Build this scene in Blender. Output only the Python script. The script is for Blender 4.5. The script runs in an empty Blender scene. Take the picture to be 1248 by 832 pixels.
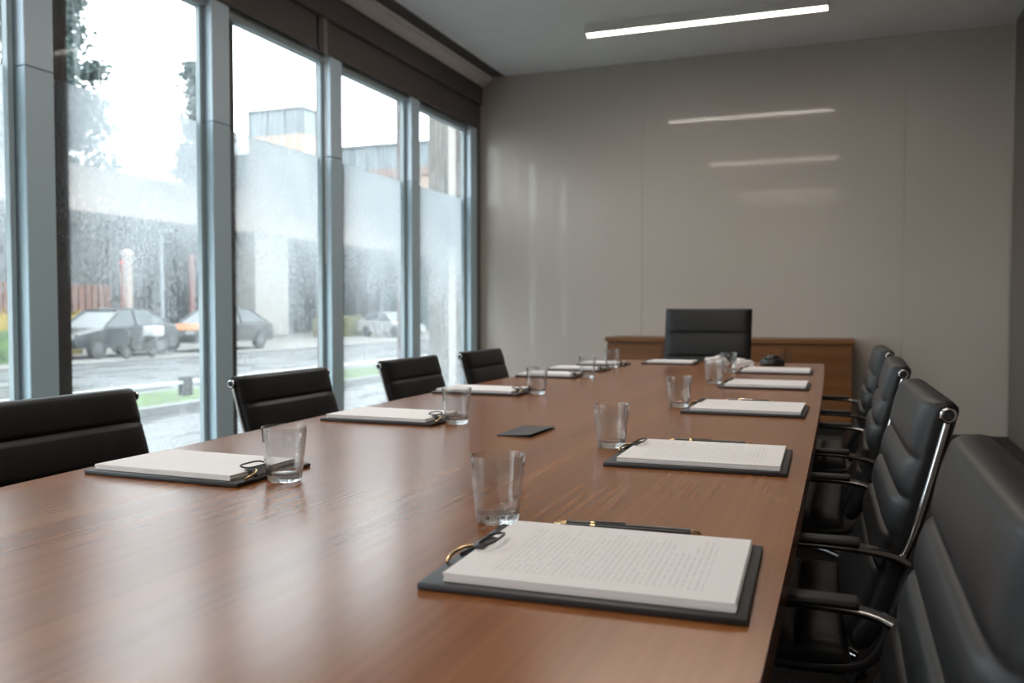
import bpy, bmesh, math, random
from mathutils import Vector, Matrix, noise as mnoise
random.seed(7)
PI = math.pi
scene = bpy.context.scene
COL = scene.collection

# ------------------------------------------------------------------ render / view settings
scene.view_settings.view_transform = 'Standard'
scene.view_settings.look = 'None'
scene.view_settings.gamma = 1.0
scene.view_settings.use_curve_mapping = False
scene.view_settings.exposure = 1.45
cy = scene.cycles
cy.use_denoising = True
try:
    cy.denoiser = 'OPENIMAGEDENOISE'
except Exception:
    pass
cy.use_adaptive_sampling = False
cy.max_bounces = 14
cy.diffuse_bounces = 6
cy.glossy_bounces = 6
cy.transmission_bounces = 12
cy.transparent_max_bounces = 24
cy.sample_clamp_indirect = 6.0
cy.blur_glossy = 0.3

# ------------------------------------------------------------------ node helpers
class N:
    def __init__(s, name):
        s.m = bpy.data.materials.new(name)
        s.m.use_nodes = True
        s.t = s.m.node_tree
        s.t.nodes.clear()
        s.out = s.t.nodes.new('ShaderNodeOutputMaterial')
    def n(s, typ, **kw):
        nd = s.t.nodes.new(typ)
        for k, v in kw.items():
            if k.startswith('i_'):
                key = k[2:]
                key = int(key) if key.isdigit() else key.replace('_', ' ')
                s.set(nd.inputs[key], v)
            else:
                setattr(nd, k, v)
        return nd
    def set(s, inp, v):
        if isinstance(v, bpy.types.NodeSocket):
            s.t.links.new(v, inp)
        elif isinstance(v, (tuple, list)) and len(v) == 3 and inp.type == 'RGBA':
            inp.default_value = (*v, 1)
        else:
            inp.default_value = v
    def coord(s, scale=(1, 1, 1), kind='Object', loc=(0, 0, 0)):
        tc = s.n('ShaderNodeTexCoord')
        mp = s.n('ShaderNodeMapping')
        mp.inputs['Scale'].default_value = scale
        mp.inputs['Location'].default_value = loc
        s.t.links.new(tc.outputs[kind], mp.inputs['Vector'])
        return mp.outputs[0]
    def noise(s, vec, scale, detail=3, rough=0.5, dist=0.0):
        return s.n('ShaderNodeTexNoise', i_Vector=vec, i_Scale=scale, i_Detail=detail, i_Roughness=rough, i_Distortion=dist).outputs[0]
    def ramp(s, fac, stops):
        r = s.n('ShaderNodeValToRGB', i_Fac=fac)
        cr = r.color_ramp
        while len(cr.elements) < len(stops):
            cr.elements.new(0.5)
        for e, (p, c) in zip(cr.elements, stops):
            e.position = p
            e.color = (*c, 1) if isinstance(c, (tuple, list)) else (c, c, c, 1)
        return r.outputs[0]
    def math(s, op, a, b=0.0, clamp=False):
        return s.n('ShaderNodeMath', operation=op, use_clamp=clamp, i_0=a, i_1=b).outputs[0]
    def mix(s, fac, a, b, mode='MIX'):
        nd = s.n('ShaderNodeMix', data_type='RGBA', blend_type=mode)
        s.set(nd.inputs[0], fac); s.set(nd.inputs[6], a); s.set(nd.inputs[7], b)
        return nd.outputs[2]
    def bump(s, h, strength=0.2, dist=0.002):
        return s.n('ShaderNodeBump', i_Strength=strength, i_Distance=dist, i_Height=h).outputs[0]
    def pbr(s, **kw):
        nd = s.n('ShaderNodeBsdfPrincipled')
        for k, v in kw.items():
            s.set(nd.inputs[k.replace('_', ' ')], v)
        s.t.links.new(nd.outputs[0], s.out.inputs[0])
        return nd

def simple(name, col, rough=0.5, metal=0.0, var=0.06, scale=8.0, **kw):
    b = N(name)
    v = b.noise(b.coord(), scale, 3)
    lo = tuple(c * (1 - var) for c in col); hi = tuple(min(1, c * (1 + var)) for c in col)
    c = b.ramp(v, [(0.3, lo), (0.7, hi)])
    b.pbr(Base_Color=c, Roughness=rough, Metallic=metal, **kw)
    return b.m

def wood(name, cols, axis='y', scale=1.0, rough=0.3, coat=0.0, bump=0.03, spec=0.5):
    b = N(name)
    st = {'y': (20, 0.32, 20), 'x': (0.32, 20, 20)}[axis]
    v = b.coord(tuple(q * scale for q in st))
    big = b.noise(v, 0.6, 2, 0.45, 0.0)
    fine = b.noise(b.coord(tuple(q * scale for q in {'y': (95, 0.42, 95), 'x': (0.42, 95, 95)}[axis])), 1.0, 1, 0.4, 0.0)
    wide = b.noise(b.coord(tuple(q * scale for q in {'y': (2.2, .35, 2.2), 'x': (.35, 2.2, 2.2)}[axis])), 1.0, 2, 0.5, 0.6)
    f = b.math('ADD', b.math('MULTIPLY', big, 0.70), b.math('MULTIPLY', fine, 0.30))
    c = b.ramp(f, [(0.28, cols[0]), (0.5, cols[1]), (0.74, cols[2])])
    c = b.mix(b.ramp(wide, [(0.35, 0.0), (0.7, 0.55)]), c, cols[0])
    r = b.ramp(fine, [(0.3, rough * 0.95), (0.7, rough * 1.06)])
    b.pbr(Base_Color=c, Roughness=r, Coat_Weight=coat, Coat_Roughness=rough * .7, Specular_IOR_Level=spec)
    return b.m

M = {}
M['table'] = wood('table_walnut', [(0.185, 0.060, 0.016), (0.28, 0.098, 0.027), (0.36, 0.142, 0.045)], 'y', 1.0, 0.24, 0.0, 0.002, 0.5)
M['table_edge'] = wood('table_edge_walnut', [(0.13, 0.045, 0.014), (0.20, 0.075, 0.022), (0.26, 0.10, 0.03)], 'y', 1.0, 0.35)
M['credenza'] = wood('credenza_wood', [(0.13, 0.048, 0.013), (0.20, 0.078, 0.022), (0.26, 0.105, 0.032)], 'x', 0.8, 0.38)

b = N('black_leather')
v = b.coord()
vor = b.n('ShaderNodeTexVoronoi', i_Vector=v, i_Scale=420.0).outputs[0]
big = b.noise(v, 14, 3)
b.pbr(Base_Color=b.ramp(big, [(0.3, (0.0078, 0.0082, 0.0095)), (0.7, (0.0115, 0.0122, 0.014))]), Roughness=0.40, Specular_IOR_Level=0.38,
      Normal=b.bump(b.math('ADD', vor, b.math('MULTIPLY', big, 2.0)), 0.12, 0.001))
M['leather'] = b.m
M['chrome'] = simple('polished_chrome', (0.62, 0.62, 0.63), 0.14, 1.0, 0.03)
M['chrome_dark_reflection'] = simple('chrome_dark_reflection', (0.26, 0.25, 0.245), 0.16, 1.0, 0.03)  # polished chrome with the dark room's reflection put into its colour
M['black_plastic'] = simple('black_plastic', (0.015, 0.015, 0.016), 0.4)
M['arm_pad'] = simple('arm_pad_black', (0.011, 0.010, 0.0095), 0.4)
M['board'] = simple('clipboard_black', (0.022, 0.022, 0.026), 0.45, 0, 0.1, 60)
M['slate'] = simple('slate_grey_card', (0.05, 0.05, 0.055), 0.5)
M['gold'] = simple('brass_gold', (0.75, 0.52, 0.28), 0.22, 1.0, 0.04)
M['wire'] = simple('dark_wire', (0.05, 0.048, 0.05), 0.3, 0.8)
M['napkin'] = simple('white_napkin', (0.82, 0.79, 0.78), 0.8)
M['pen'] = simple('pen_black', (0.012, 0.012, 0.014), 0.25)

b = N('printed_paper')
tc = b.n('ShaderNodeTexCoord').outputs['Object']
sp = b.n('ShaderNodeSeparateXYZ', i_0=tc)
X, Y, Z = sp.outputs
pitch = 0.0072
line = b.math('LESS_THAN', b.math('FRACT', b.math('DIVIDE', b.math('ADD', X, 1.0), pitch)), 0.42)
row = b.math('FLOOR', b.math('DIVIDE', b.math('ADD', X, 1.0), pitch))
cv = b.n('ShaderNodeCombineXYZ', i_0=b.math('MULTIPLY', row, 7.31), i_1=b.math('MULTIPLY', Y, 130.0), i_2=0.0).outputs[0]
words = b.math('GREATER_THAN', b.noise(cv, 1.0, 1, 0.4), 0.43)
ln = b.n('ShaderNodeTexWhiteNoise', noise_dimensions='1D', i_W=row).outputs[0]
endy = b.math('SUBTRACT', 0.096, b.math('MULTIPLY', b.math('POWER', ln, 3.0), 0.09))
inY = b.math('MULTIPLY', b.math('GREATER_THAN', Y, -0.096), b.math('LESS_THAN', Y, endy))
inX = b.math('MULTIPLY', b.math('GREATER_THAN', X, -0.105), b.math('LESS_THAN', X, 0.125))
up = b.math('GREATER_THAN', b.n('ShaderNodeSeparateXYZ', i_0=b.n('ShaderNodeNewGeometry').outputs['Normal']).outputs[2], 0.7)
k = line
for q in (words, inY, inX, up):
    k = b.math('MULTIPLY', k, q)
k = b.math('MULTIPLY', k, 0.20)
sheets = b.math('MULTIPLY', b.math('SUBTRACT', 1.0, up), b.math('FRACT', b.math('MULTIPLY', Z, 420.0)))
c = b.mix(k, (0.87, 0.84, 0.845), (0.30, 0.28, 0.31))
c = b.mix(b.math('MULTIPLY', sheets, 0.35), c, (0.52, 0.50, 0.55))
b.pbr(Base_Color=c, Roughness=0.75, Specular_IOR_Level=0.25)
M['paper'] = b.m

M['plain_paper'] = simple('plain_paper', (0.88, 0.85, 0.855), 0.75, 0, 0.01)
b = N('clear_glass')
gz = b.n('ShaderNodeSeparateXYZ', i_0=b.n('ShaderNodeTexCoord').outputs['Object']).outputs[2]
g = b.n('ShaderNodeBsdfGlass', i_Roughness=0.0, i_IOR=1.47); b.set(g.inputs['Color'], (0.99, 0.995, 0.995))
tr = b.n('ShaderNodeBsdfTransparent'); b.set(tr.inputs[0], (0.955, 0.96, 0.96))
gl = b.n('ShaderNodeBsdfGlossy', i_Roughness=0.01)
fc_ = b.n('ShaderNodeLayerWeight', i_Blend=0.5).outputs['Facing']
fr = b.n('ShaderNodeMath', operation='ADD', i_0=0.035, i_1=b.math('MULTIPLY', b.math('POWER', fc_, 1.9), 0.9))
thin = b.n('ShaderNodeMixShader')
b.t.links.new(fr.outputs[0], thin.inputs[0]); b.t.links.new(tr.outputs[0], thin.inputs[1]); b.t.links.new(gl.outputs[0], thin.inputs[2])
ms = b.n('ShaderNodeMixShader')
b.set(ms.inputs[0], b.ramp(b.math('MULTIPLY', gz, 10.0), [(0.12, 0.75), (0.20, 0.0)]))
b.t.links.new(thin.outputs[0], ms.inputs[1]); b.t.links.new(g.outputs[0], ms.inputs[2])
b.t.links.new(ms.outputs[0], b.out.inputs[0])
M['glass'] = b.m

# ---- room surfaces
b = N('wall_panel_lacquer')
v = b.coord()
b.pbr(Base_Color=b.ramp(b.noise(v, 0.7, 2), [(0.3, (0.53, 0.478, 0.43)), (0.7, (0.565, 0.512, 0.463))]), Roughness=0.055, Specular_IOR_Level=0.17)
M['wall'] = b.m
M['wall_dark'] = simple('wall_dark_brown', (0.16, 0.135, 0.12), 0.5)
M['wall_rear'] = simple('wall_rear_beige', (0.50, 0.47, 0.43), 0.6)
M['ceiling'] = simple('ceiling_plaster', (0.87, 0.86, 0.835), 0.85, 0, 0.02, 3)
M['soffit'] = simple('soffit_plaster', (0.84, 0.78, 0.75), 0.8, 0, 0.02, 3)
M['slot'] = simple('grille_grey', (0.20, 0.19, 0.185), 0.5)
M['slot_dark'] = simple('grille_recess', (0.02, 0.02, 0.02), 0.8)
M['blind'] = simple('blind_taupe', (0.12, 0.102, 0.096), 0.75, 0, 0.08, 200)
b = N('dark_carpet')
v = b.coord()
f = b.noise(v, 160, 3, 0.7)
b.pbr(Base_Color=b.ramp(f, [(0.35, (0.022, 0.020, 0.019)), (0.65, (0.085, 0.076, 0.07))]), Roughness=0.95, Specular_IOR_Level=0.1,
      Normal=b.bump(f, 0.6, 0.004))
M['carpet'] = b.m
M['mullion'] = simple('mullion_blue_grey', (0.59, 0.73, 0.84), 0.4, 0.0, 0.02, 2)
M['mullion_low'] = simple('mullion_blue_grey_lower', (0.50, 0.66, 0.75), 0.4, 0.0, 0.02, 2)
M['fin'] = simple('fin_dark_bronze', (0.10, 0.078, 0.072), 0.5)
M['gasket'] = simple('gasket_dark_green', (0.03, 0.05, 0.052), 0.5)
M['head'] = simple('window_head_grey', (0.36, 0.44, 0.47), 0.4)

def pane_mat(name, fogged):
    b = N(name)
    tc = b.n('ShaderNodeTexCoord').outputs['Object']
    sp = b.n('ShaderNodeSeparateXYZ', i_0=tc)
    Y, Z = sp.outputs[1], sp.outputs[2]
    def vec(sy, sz, off=0.0):
        return b.n('ShaderNodeCombineXYZ', i_0=off, i_1=b.math('MULTIPLY', Y, sy), i_2=b.math('MULTIPLY', Z, sz)).outputs[0]
    streak = b.noise(vec(46, 1.6), 1.0, 5, 0.65)
    streak2 = b.noise(vec(90, 5.0, 5.0), 1.0, 4, 0.6)
    blot = b.noise(vec(2.0, 1.4, 3.0), 1.0, 4, 0.6, 0.5)
    vor = b.n('ShaderNodeTexVoronoi', i_Vector=vec(70, 55), i_Scale=1.0)
    drops = b.ramp(vor.outputs['Distance'], [(0.12, 1.0), (0.34, 0.0)])
    if fogged:
        grad = b.ramp(b.math('DIVIDE', Z, 2.14), [(0.0, 0.12), (0.36, 0.11), (0.50, 0.15), (0.64, 0.30), (0.80, 0.66), (1.0, 0.74)])
        f = b.math('ADD', grad, b.math('MULTIPLY', b.math('SUBTRACT', streak, 0.5), 0.42))
        f = b.math('ADD', f, b.math('MULTIPLY', b.math('SUBTRACT', streak2, 0.5), 0.42))
        f = b.math('ADD', f, b.math('MULTIPLY', b.math('SUBTRACT', blot, 0.5), 0.55))
        f = b.math('ADD', f, b.math('MULTIPLY', b.math('MULTIPLY', drops, b.ramp(blot, [(0.45, 0.0), (0.6, 1.0)])), 0.22))
        speck = b.noise(vec(62, 34, 9.0), 1.0, 2, 0.6)
        f = b.math('ADD', f, b.math('MULTIPLY', b.math('SUBTRACT', speck, 0.5), 0.75))
        wy = b.n('ShaderNodeSeparateXYZ', i_0=b.n('ShaderNodeNewGeometry').outputs['Position']).outputs[1]
        f = b.math('ADD', f, b.math('MULTIPLY', b.math('SUBTRACT', wy, 4.6), 0.042))
        fm = b.n('ShaderNodeMath', operation='MAXIMUM', i_0=f, i_1=0.06).outputs[0]
        f = b.n('ShaderNodeMath', operation='MINIMUM', i_0=fm, i_1=0.86).outputs[0]
    else:
        f = b.math('MULTIPLY', b.ramp(streak, [(0.48, 0.0), (0.66, 1.0)]), 0.34)
        f = b.math('ADD', f, b.math('MULTIPLY', drops, 0.05), True)
    tr = b.n('ShaderNodeBsdfTransparent'); b.set(tr.inputs[0], (0.93, 0.965, 0.965))
    tl = b.n('ShaderNodeBsdfTranslucent'); b.set(tl.inputs[0], (0.48, 0.53, 0.555))
    df = b.n('ShaderNodeBsdfDiffuse'); b.set(df.inputs[0], (0.55, 0.58, 0.6))
    fog = b.n('ShaderNodeMixShader'); b.set(fog.inputs[0], 0.18)
    b.t.links.new(tl.outputs[0], fog.inputs[1]); b.t.links.new(df.outputs[0], fog.inputs[2])
    m1 = b.n('ShaderNodeMixShader'); b.set(m1.inputs[0], f)
    b.t.links.new(tr.outputs[0], m1.inputs[1]); b.t.links.new(fog.outputs[0], m1.inputs[2])
    gl = b.n('ShaderNodeBsdfGlossy', i_Roughness=0.02)
    m2 = b.n('ShaderNodeMixShader'); b.set(m2.inputs[0], 0.006 if fogged else 0.003)
    b.t.links.new(m1.outputs[0], m2.inputs[1]); b.t.links.new(gl.outputs[0], m2.inputs[2])
    b.t.links.new(m2.outputs[0], b.out.inputs[0])
    return b.m
M['pane'] = pane_mat('clear_wet_pane', False)
M['fog'] = pane_mat('fogged_pane', True)

b = N('lamp_glow')
e = b.n('ShaderNodeEmission', i_Strength=19.0); b.set(e.inputs[0], (1.0, 0.90, 0.79))
b.t.links.new(e.outputs[0], b.out.inputs[0])
b.m.cycles.emission_sampling = 'FRONT'
M['lamp'] = b.m
b = N('lamp_glow_soft')
e = b.n('ShaderNodeEmission', i_Strength=3.0); b.set(e.inputs[0], (1.0, 0.93, 0.82))
b.t.links.new(e.outputs[0], b.out.inputs[0])
b.m.cycles.emission_sampling = 'FRONT'
M['lamp_soft'] = b.m
M['lamp_case'] = simple('lamp_housing', (0.70, 0.68, 0.66), 0.5)

# ---- outside
b = N('wet_paving')
v = b.coord((1, 1, 1))
n1 = b.noise(b.coord((2.4, 0.5, 1)), 1.0, 5, 0.65, 0.5)
b.pbr(Base_Color=b.ramp(n1, [(0.35, (0.034, 0.038, 0.041)), (0.65, (0.075, 0.083, 0.087))]), Specular_IOR_Level=0.3, Roughness=b.ramp(n1, [(0.4, 0.2), (0.65, 0.6)]))
M['wet'] = b.m
M['kerb'] = simple('kerb_concrete', (0.10, 0.10, 0.098), 0.7)
M['concrete'] = simple('pale_concrete', (0.10, 0.095, 0.088), 0.7, 0, 0.1, 2)
M['lawn'] = simple('lawn_green', (0.045, 0.085, 0.018), 0.9, 0, 0.4, 3)
M['beige'] = simple('beige_render', (0.25, 0.203, 0.178), 0.8, 0, 0.05, 1)
M['column'] = simple('pale_column', (0.21, 0.20, 0.186), 0.7, 0, 0.04, 1)
M['recess'] = simple('dark_facade', (0.012, 0.014, 0.016), 0.4, 0, 0.4, 0.5)
M['bglass'] = simple('rooftop_glazing', (0.12, 0.142, 0.155), 0.4, 0, 0.15, 1.2)
M['bframe'] = simple('rooftop_mullion', (0.13, 0.145, 0.155), 0.5)
M['pinkband'] = simple('pink_band', (0.17, 0.13, 0.122), 0.8)
b = N('stone_pillar')
f = b.noise(b.coord(), 18, 5, 0.7)
b.pbr(Base_Color=b.ramp(f, [(0.35, (0.065, 0.060, 0.054)), (0.65, (0.14, 0.13, 0.117))]), Roughness=0.85)
M['stone'] = b.m
M['fence'] = simple('reddish_brown_slats', (0.10, 0.048, 0.035), 0.8, 0, 0.25, 4)
M['redpost'] = simple('red_post', (0.11, 0.040, 0.032), 0.6)
M['leafdark'] = simple('leaf_dark', (0.040, 0.062, 0.060), 0.7, 0, 0.35, 1.5)
M['hedge'] = simple('hedge_green', (0.045, 0.09, 0.018), 0.8, 0, 0.4, 5)
M['hedgey'] = simple('hedge_yellow', (0.20, 0.15, 0.025), 0.8, 0, 0.4, 5)
M['hedgemix'] = simple('hedge_mixed', (0.085, 0.085, 0.03), 0.8, 0, 0.5, 4)
M['bark'] = simple('bark', (0.07, 0.055, 0.045), 0.9)
M['car_dark'] = simple('car_paint_dark_blue', (0.012, 0.015, 0.018), 0.3, 0.3)
M['car_orange'] = simple('car_paint_orange', (0.30, 0.09, 0.02), 0.3)
M['car_black'] = simple('car_paint_black', (0.008, 0.009, 0.010), 0.35)
M['car_white'] = simple('car_paint_white', (0.22, 0.225, 0.23), 0.3)
M['car_glass'] = simple('car_glass', (0.03, 0.04, 0.045), 0.25)
M['tyre'] = simple('tyre_rubber', (0.012, 0.012, 0.013), 0.7)
M['alloy'] = simple('alloy_wheel', (0.08, 0.08, 0.085), 0.5, 0.3)
M['red_light'] = simple('red_light_lens', (0.35, 0.02, 0.02), 0.2)
M['white_light'] = simple('white_light_lens', (0.2, 0.21, 0.215), 0.1)
M['white_plastic'] = simple('white_plastic', (0.33, 0.335, 0.34), 0.4)
M['rail_white'] = simple('rail_white', (0.42, 0.43, 0.43), 0.4)

# ------------------------------------------------------------------ geometry helpers
def mesh_obj(name, bm, mat, parent=None, smooth=None):
    me = bpy.data.meshes.new(name)
    bmesh.ops.recalc_face_normals(bm, faces=bm.faces)
    bm.to_mesh(me); bm.free()
    if mat is not None:
        me.materials.append(M[mat] if isinstance(mat, str) else mat)
    if smooth:
        for p in me.polygons: p.use_smooth = True
        me.set_sharp_from_angle(angle=math.radians(smooth))
    o = bpy.data.objects.new(name, me)
    COL.objects.link(o)
    if parent is not None: o.parent = parent
    return o
def empty(name, loc=(0, 0, 0), rz=0.0):
    o = bpy.data.objects.new(name, None)
    o.empty_display_size = 0.05
    o.location = loc; o.rotation_euler = (0, 0, rz)
    COL.objects.link(o)
    return o
def tag(o, label, cat, group=None, kind=None):
    o['label'] = label; o['category'] = cat
    if group: o['group'] = group
    if kind: o['kind'] = kind
    return o
def struct(o, label=None, cat=None):
    o['kind'] = 'structure'
    if label: o['label'] = label
    if cat: o['category'] = cat
    return o
def children(o):
    return [c for c in bpy.data.objects if c.parent is o]
def copy_tree(o, parent=None):
    c = o.copy(); COL.objects.link(c); c.parent = parent
    for ch in children(o):
        copy_tree(ch, c)
    return c
def B(): return bmesh.new()
def box(bm, x0, x1, y0, y1, z0, z1, bev=0.0, seg=2):
    r = bmesh.ops.create_cube(bm, size=1.0)
    vs = r['verts']
    for v in vs:
        v.co = Vector(((x0 + x1) / 2 + v.co.x * (x1 - x0), (y0 + y1) / 2 + v.co.y * (y1 - y0), (z0 + z1) / 2 + v.co.z * (z1 - z0)))
    if bev > 0:
        es = list({e for v in vs for e in v.link_edges})
        bmesh.ops.bevel(bm, geom=es, offset=bev, segments=seg, affect='EDGES', profile=0.5)
    return bm
def lathe(bm, prof, seg=32, c=(0, 0, 0), axis='z', closed=False):
    """prof: list of (r, h); r==0 allowed at ends"""
    def pt(r, h, a):
        p = (r * math.cos(a), r * math.sin(a), h)
        if axis == 'x': p = (h, r * math.cos(a), r * math.sin(a))
        if axis == 'y': p = (r * math.sin(a), h, r * math.cos(a))
        return Vector(p) + Vector(c)
    rings = []
    for r, h in prof:
        if r < 1e-6: rings.append([bm.verts.new(pt(0, h, 0))])
        else: rings.append([bm.verts.new(pt(r, h, 2 * PI * i / seg)) for i in range(seg)])
    pairs = list(zip(rings, rings[1:]))
    if closed: pairs.append((rings[-1], rings[0]))
    for a, q in pairs:
        if len(a) == 1 and len(q) == 1: continue
        for i in range(seg):
            j = (i + 1) % seg
            if len(a) == 1: bm.faces.new((a[0], q[i], q[j]))
            elif len(q) == 1: bm.faces.new((a[i], a[j], q[0]))
            else: bm.faces.new((a[i], a[j], q[j], q[i]))
    return bm
def tube(bm, pts, r, seg=8, cap=True, closed=False, flat=None):
    """sweep a circle (or ellipse flat=(ra, rb)) along pts"""
    pts = [Vector(p) for p in pts]
    n = len(pts); rings = []
    ref = None
    for i, p in enumerate(pts):
        if closed: t = pts[(i + 1) % n] - pts[i - 1]
        else: t = pts[min(i + 1, n - 1)] - pts[max(i - 1, 0)]
        t.normalize()
        if ref is None:
            ref = Vector((1, 0, 0)) if abs(t.x) < 0.8 else Vector((0, 0, 1))
        a = (ref - t * ref.dot(t)); a.normalize()
        ref = a
        q = t.cross(a)
        rr = r[i] if isinstance(r, (list, tuple)) else r
        ra, rb = (rr, rr) if flat is None else flat
        rings.append([bm.verts.new(p + a * (ra * math.cos(2 * PI * k / seg)) + q * (rb * math.sin(2 * PI * k / seg))) for k in range(seg)])
    prs = list(zip(rings, rings[1:]))
    if closed: prs.append((rings[-1], rings[0]))
    for a, q in prs:
        for k in range(seg):
            j = (k + 1) % seg
            bm.faces.new((a[k], a[j], q[j], q[k]))
    if cap and not closed:
        bm.faces.new(rings[0]); bm.faces.new(rings[-1])
    return bm
def smooth_path(pts, it=3):
    pts = [Vector(p) for p in pts]
    for _ in range(it):
        q = [pts[0]]
        for a, c in zip(pts, pts[1:]):
            q += [a.lerp(c, 0.25), a.lerp(c, 0.75)]
        q.append(pts[-1]); pts = q
    return pts
def resample(pts, step):
    out = [pts[0]]; acc = 0.0
    L = [0.0]
    for a, c in zip(pts, pts[1:]): L.append(L[-1] + (c - a).length)
    n = max(2, int(round(L[-1] / step)))
    res = []; j = 0
    for i in range(n + 1):
        s = L[-1] * i / n
        while j < len(L) - 2 and L[j + 1] < s: j += 1
        d = L[j + 1] - L[j]
        res.append(pts[j].lerp(pts[j + 1], 0 if d < 1e-9 else (s - L[j]) / d))
    return res, L[-1]
def prism(bm, outline, axis, a0, a1):
    """extrude a 2D outline along an axis; outline coords fill the other two axes in order"""
    def pt(p, a):
        return {'x': (a, p[0], p[1]), 'y': (p[0], a, p[1]), 'z': (p[0], p[1], a)}[axis]
    lo = [bm.verts.new(pt(p, a0)) for p in outline]; hi = [bm.verts.new(pt(p, a1)) for p in outline]
    n = len(outline)
    for i in range(n):
        j = (i + 1) % n
        bm.faces.new((lo[i], lo[j], hi[j], hi[i]))
    bm.faces.new(lo); bm.faces.new(hi)
    return bm

# ================================================================== CAMERA
CAM_Z = 1.04
cam_d = bpy.data.cameras.new('camera')
cam = bpy.data.objects.new('camera', cam_d)
COL.objects.link(cam)
cam_d.sensor_width = 36.0
cam_d.lens = 36.0 * 1060 / 1248
cam.location = (0, 0, CAM_Z)
cam.rotation_euler = (math.radians(90 - 2.053), 0, math.radians(20.945))
cam_d.clip_start = 0.02
cam_d.dof.use_dof = True
cam_d.dof.focus_distance = 1.55
cam_d.dof.aperture_fstop = 5.0
scene.camera = cam

# ================================================================== SETTING
YF = 8.10         # far wall
XW = -3.45        # inner face of the window mullions
XR = 1.25
YB = -3.4
ZC = 3.356
struct(mesh_obj('floor', box(B(), -3.75, XR + .1, YB - .1, YF + .1, -0.12, 0.0), 'carpet'))
struct(mesh_obj('ceiling', box(B(), -3.177, XR + .1, YB - .1, YF + .1, ZC, ZC + .16), 'ceiling'))
wf = struct(mesh_obj('wall_far', box(B(), -3.8, XR + .1, YF + .012, YF + .2, 0, ZC + .16), 'wall_rear'))
edges = [-3.62, -1.79, 0.457, XR]
for a, c in zip(edges, edges[1:]):
    mesh_obj('panel', box(B(), a + .0013, c - .0013, YF, YF + .014, 0.0, ZC, 0.0012, 1), 'wall', wf)
wr = struct(mesh_obj('wall_right', box(B(), XR + .012, XR + .2, YB - .1, YF, 0, ZC + .1), 'wall_dark'))
yy = YB
while yy < YF - .1:
    mesh_obj('panel', box(B(), XR, XR + .014, yy + .003, min(yy + 1.9, YF) - .003, 0, ZC, 0.0015, 1), 'wall_dark', wr)
    yy += 1.9
struct(mesh_obj('wall_rear', box(B(), -3.8, XR + .1, YB - .2, YB, 0, ZC + .16), 'wall_rear'))

# soffit beside the blinds
sb = B()
prism(sb, [(-3.405, 3.262), (-3.335, 3.318), (-3.322, 3.318), (-3.318, 3.335), (-3.305, 3.345), (-3.305, 3.44), (-3.405, 3.44)], 'y', YB, YF - .002)
struct(mesh_obj('trim_1', sb, 'soffit'))
struct(mesh_obj('trim_2', box(B(), -3.80, -3.405, YB, YF, 3.40, 3.52), 'soffit'))
struct(mesh_obj('trim_3', box(B(), -3.31, -3.17, YB, YF, 3.44, 3.52), 'slot_dark'))
# long slot air grille
gr = empty('air_grille', (-3.241, 2.3, ZC))
tag(gr, 'long dark grey slot air grille in the ceiling above the window blinds', 'air vent')
mesh_obj('backing', box(B(), -.064, .064, YB - 2.3 + .01, YF - 2.3 - .01, .05, .06), 'slot_dark', gr)
sl = B()
for x in (-.0575, -.026, .003, .032, .0585):
    box(sl, x - .005, x + .005, YB - 2.3 + .01, YF - 2.3 - .01, -.004, .05)
mesh_obj('slats', sl, 'slot', gr)

# windows: bays of 1.245 m
P = 1.245
right_edges = [8.07 - P * i for i in range(9)]
FZ = 2.14   # top edge of the fogged lower panes
MW = 0.205
for i, yr in enumerate(right_edges):
    w = struct(empty('window_%d' % (i + 1), (-3.5, yr - P / 2, 0)))
    def L(v): return v - (yr - P / 2)
    def part(name, bm, mat):
        return mesh_obj(name, bm, mat, w)
    y0, y1 = yr - .19, yr - .035                      # mullion at the far side of this bay
    bm = B(); box(bm, -.055, .05, L(y0), L(y1), FZ + .002, 3.06, .004, 1)
    part('upper_mullion', bm, 'mullion')
    bm = B(); box(bm, -.055, .05, L(y0), L(y1), 0.0, FZ - .002, .004, 1)
    part('lower_mullion', bm, 'mullion_low')
    bm = B(); box(bm, -.19, -.058, L(yr) - .02, L(yr) + .135, -.1, 3.2)
    part('outer_fin', bm, 'fin')
    bm = B()
    box(bm, -.036, -.022, L(y0) - .011, L(y0) - .001, 0.08, 3.0)
    part('gasket', bm, 'gasket')
    part('glazing_bead', box(B(), -.038, -.006, L(y0) - .040, L(y0) - .012, 0.09, 2.80, .002, 1), 'head')
    bm = B(); box(bm, -.06, .01, L(yr - .035 - P), L(y0), 2.80, 3.06, .003, 1)
    part('window_head', bm, 'head')
    bm = B(); box(bm, -.06, .03, L(yr - .035 - P), L(y0), 0.0, 0.09, .003, 1)
    part('window_sill', bm, 'mullion_low')
    part('clear_pane', box(B(), -.052, -.046, L(yr - .035 - P) - .004, L(y0) + .004, FZ, 2.83), 'pane')
    part('fogged_pane', box(B(), -.046, -.040, L(yr - .035 - P) - .004, L(y0) + .004, 0.05, FZ), 'fog')
yb = right_edges[-1] - P
struct(mesh_obj('wall_left', box(B(), -3.7, -3.45, YB, yb, 0, 3.4), 'wall_rear'))
struct(mesh_obj('trim_4', box(B(), -3.78, -3.50, yb, YF, 3.06, 3.42), 'wall_dark'))
struct(mesh_obj('trim_5', box(B(), -3.50, -3.44, 8.07, YF, 0, 3.3), 'wall_dark'))

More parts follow.
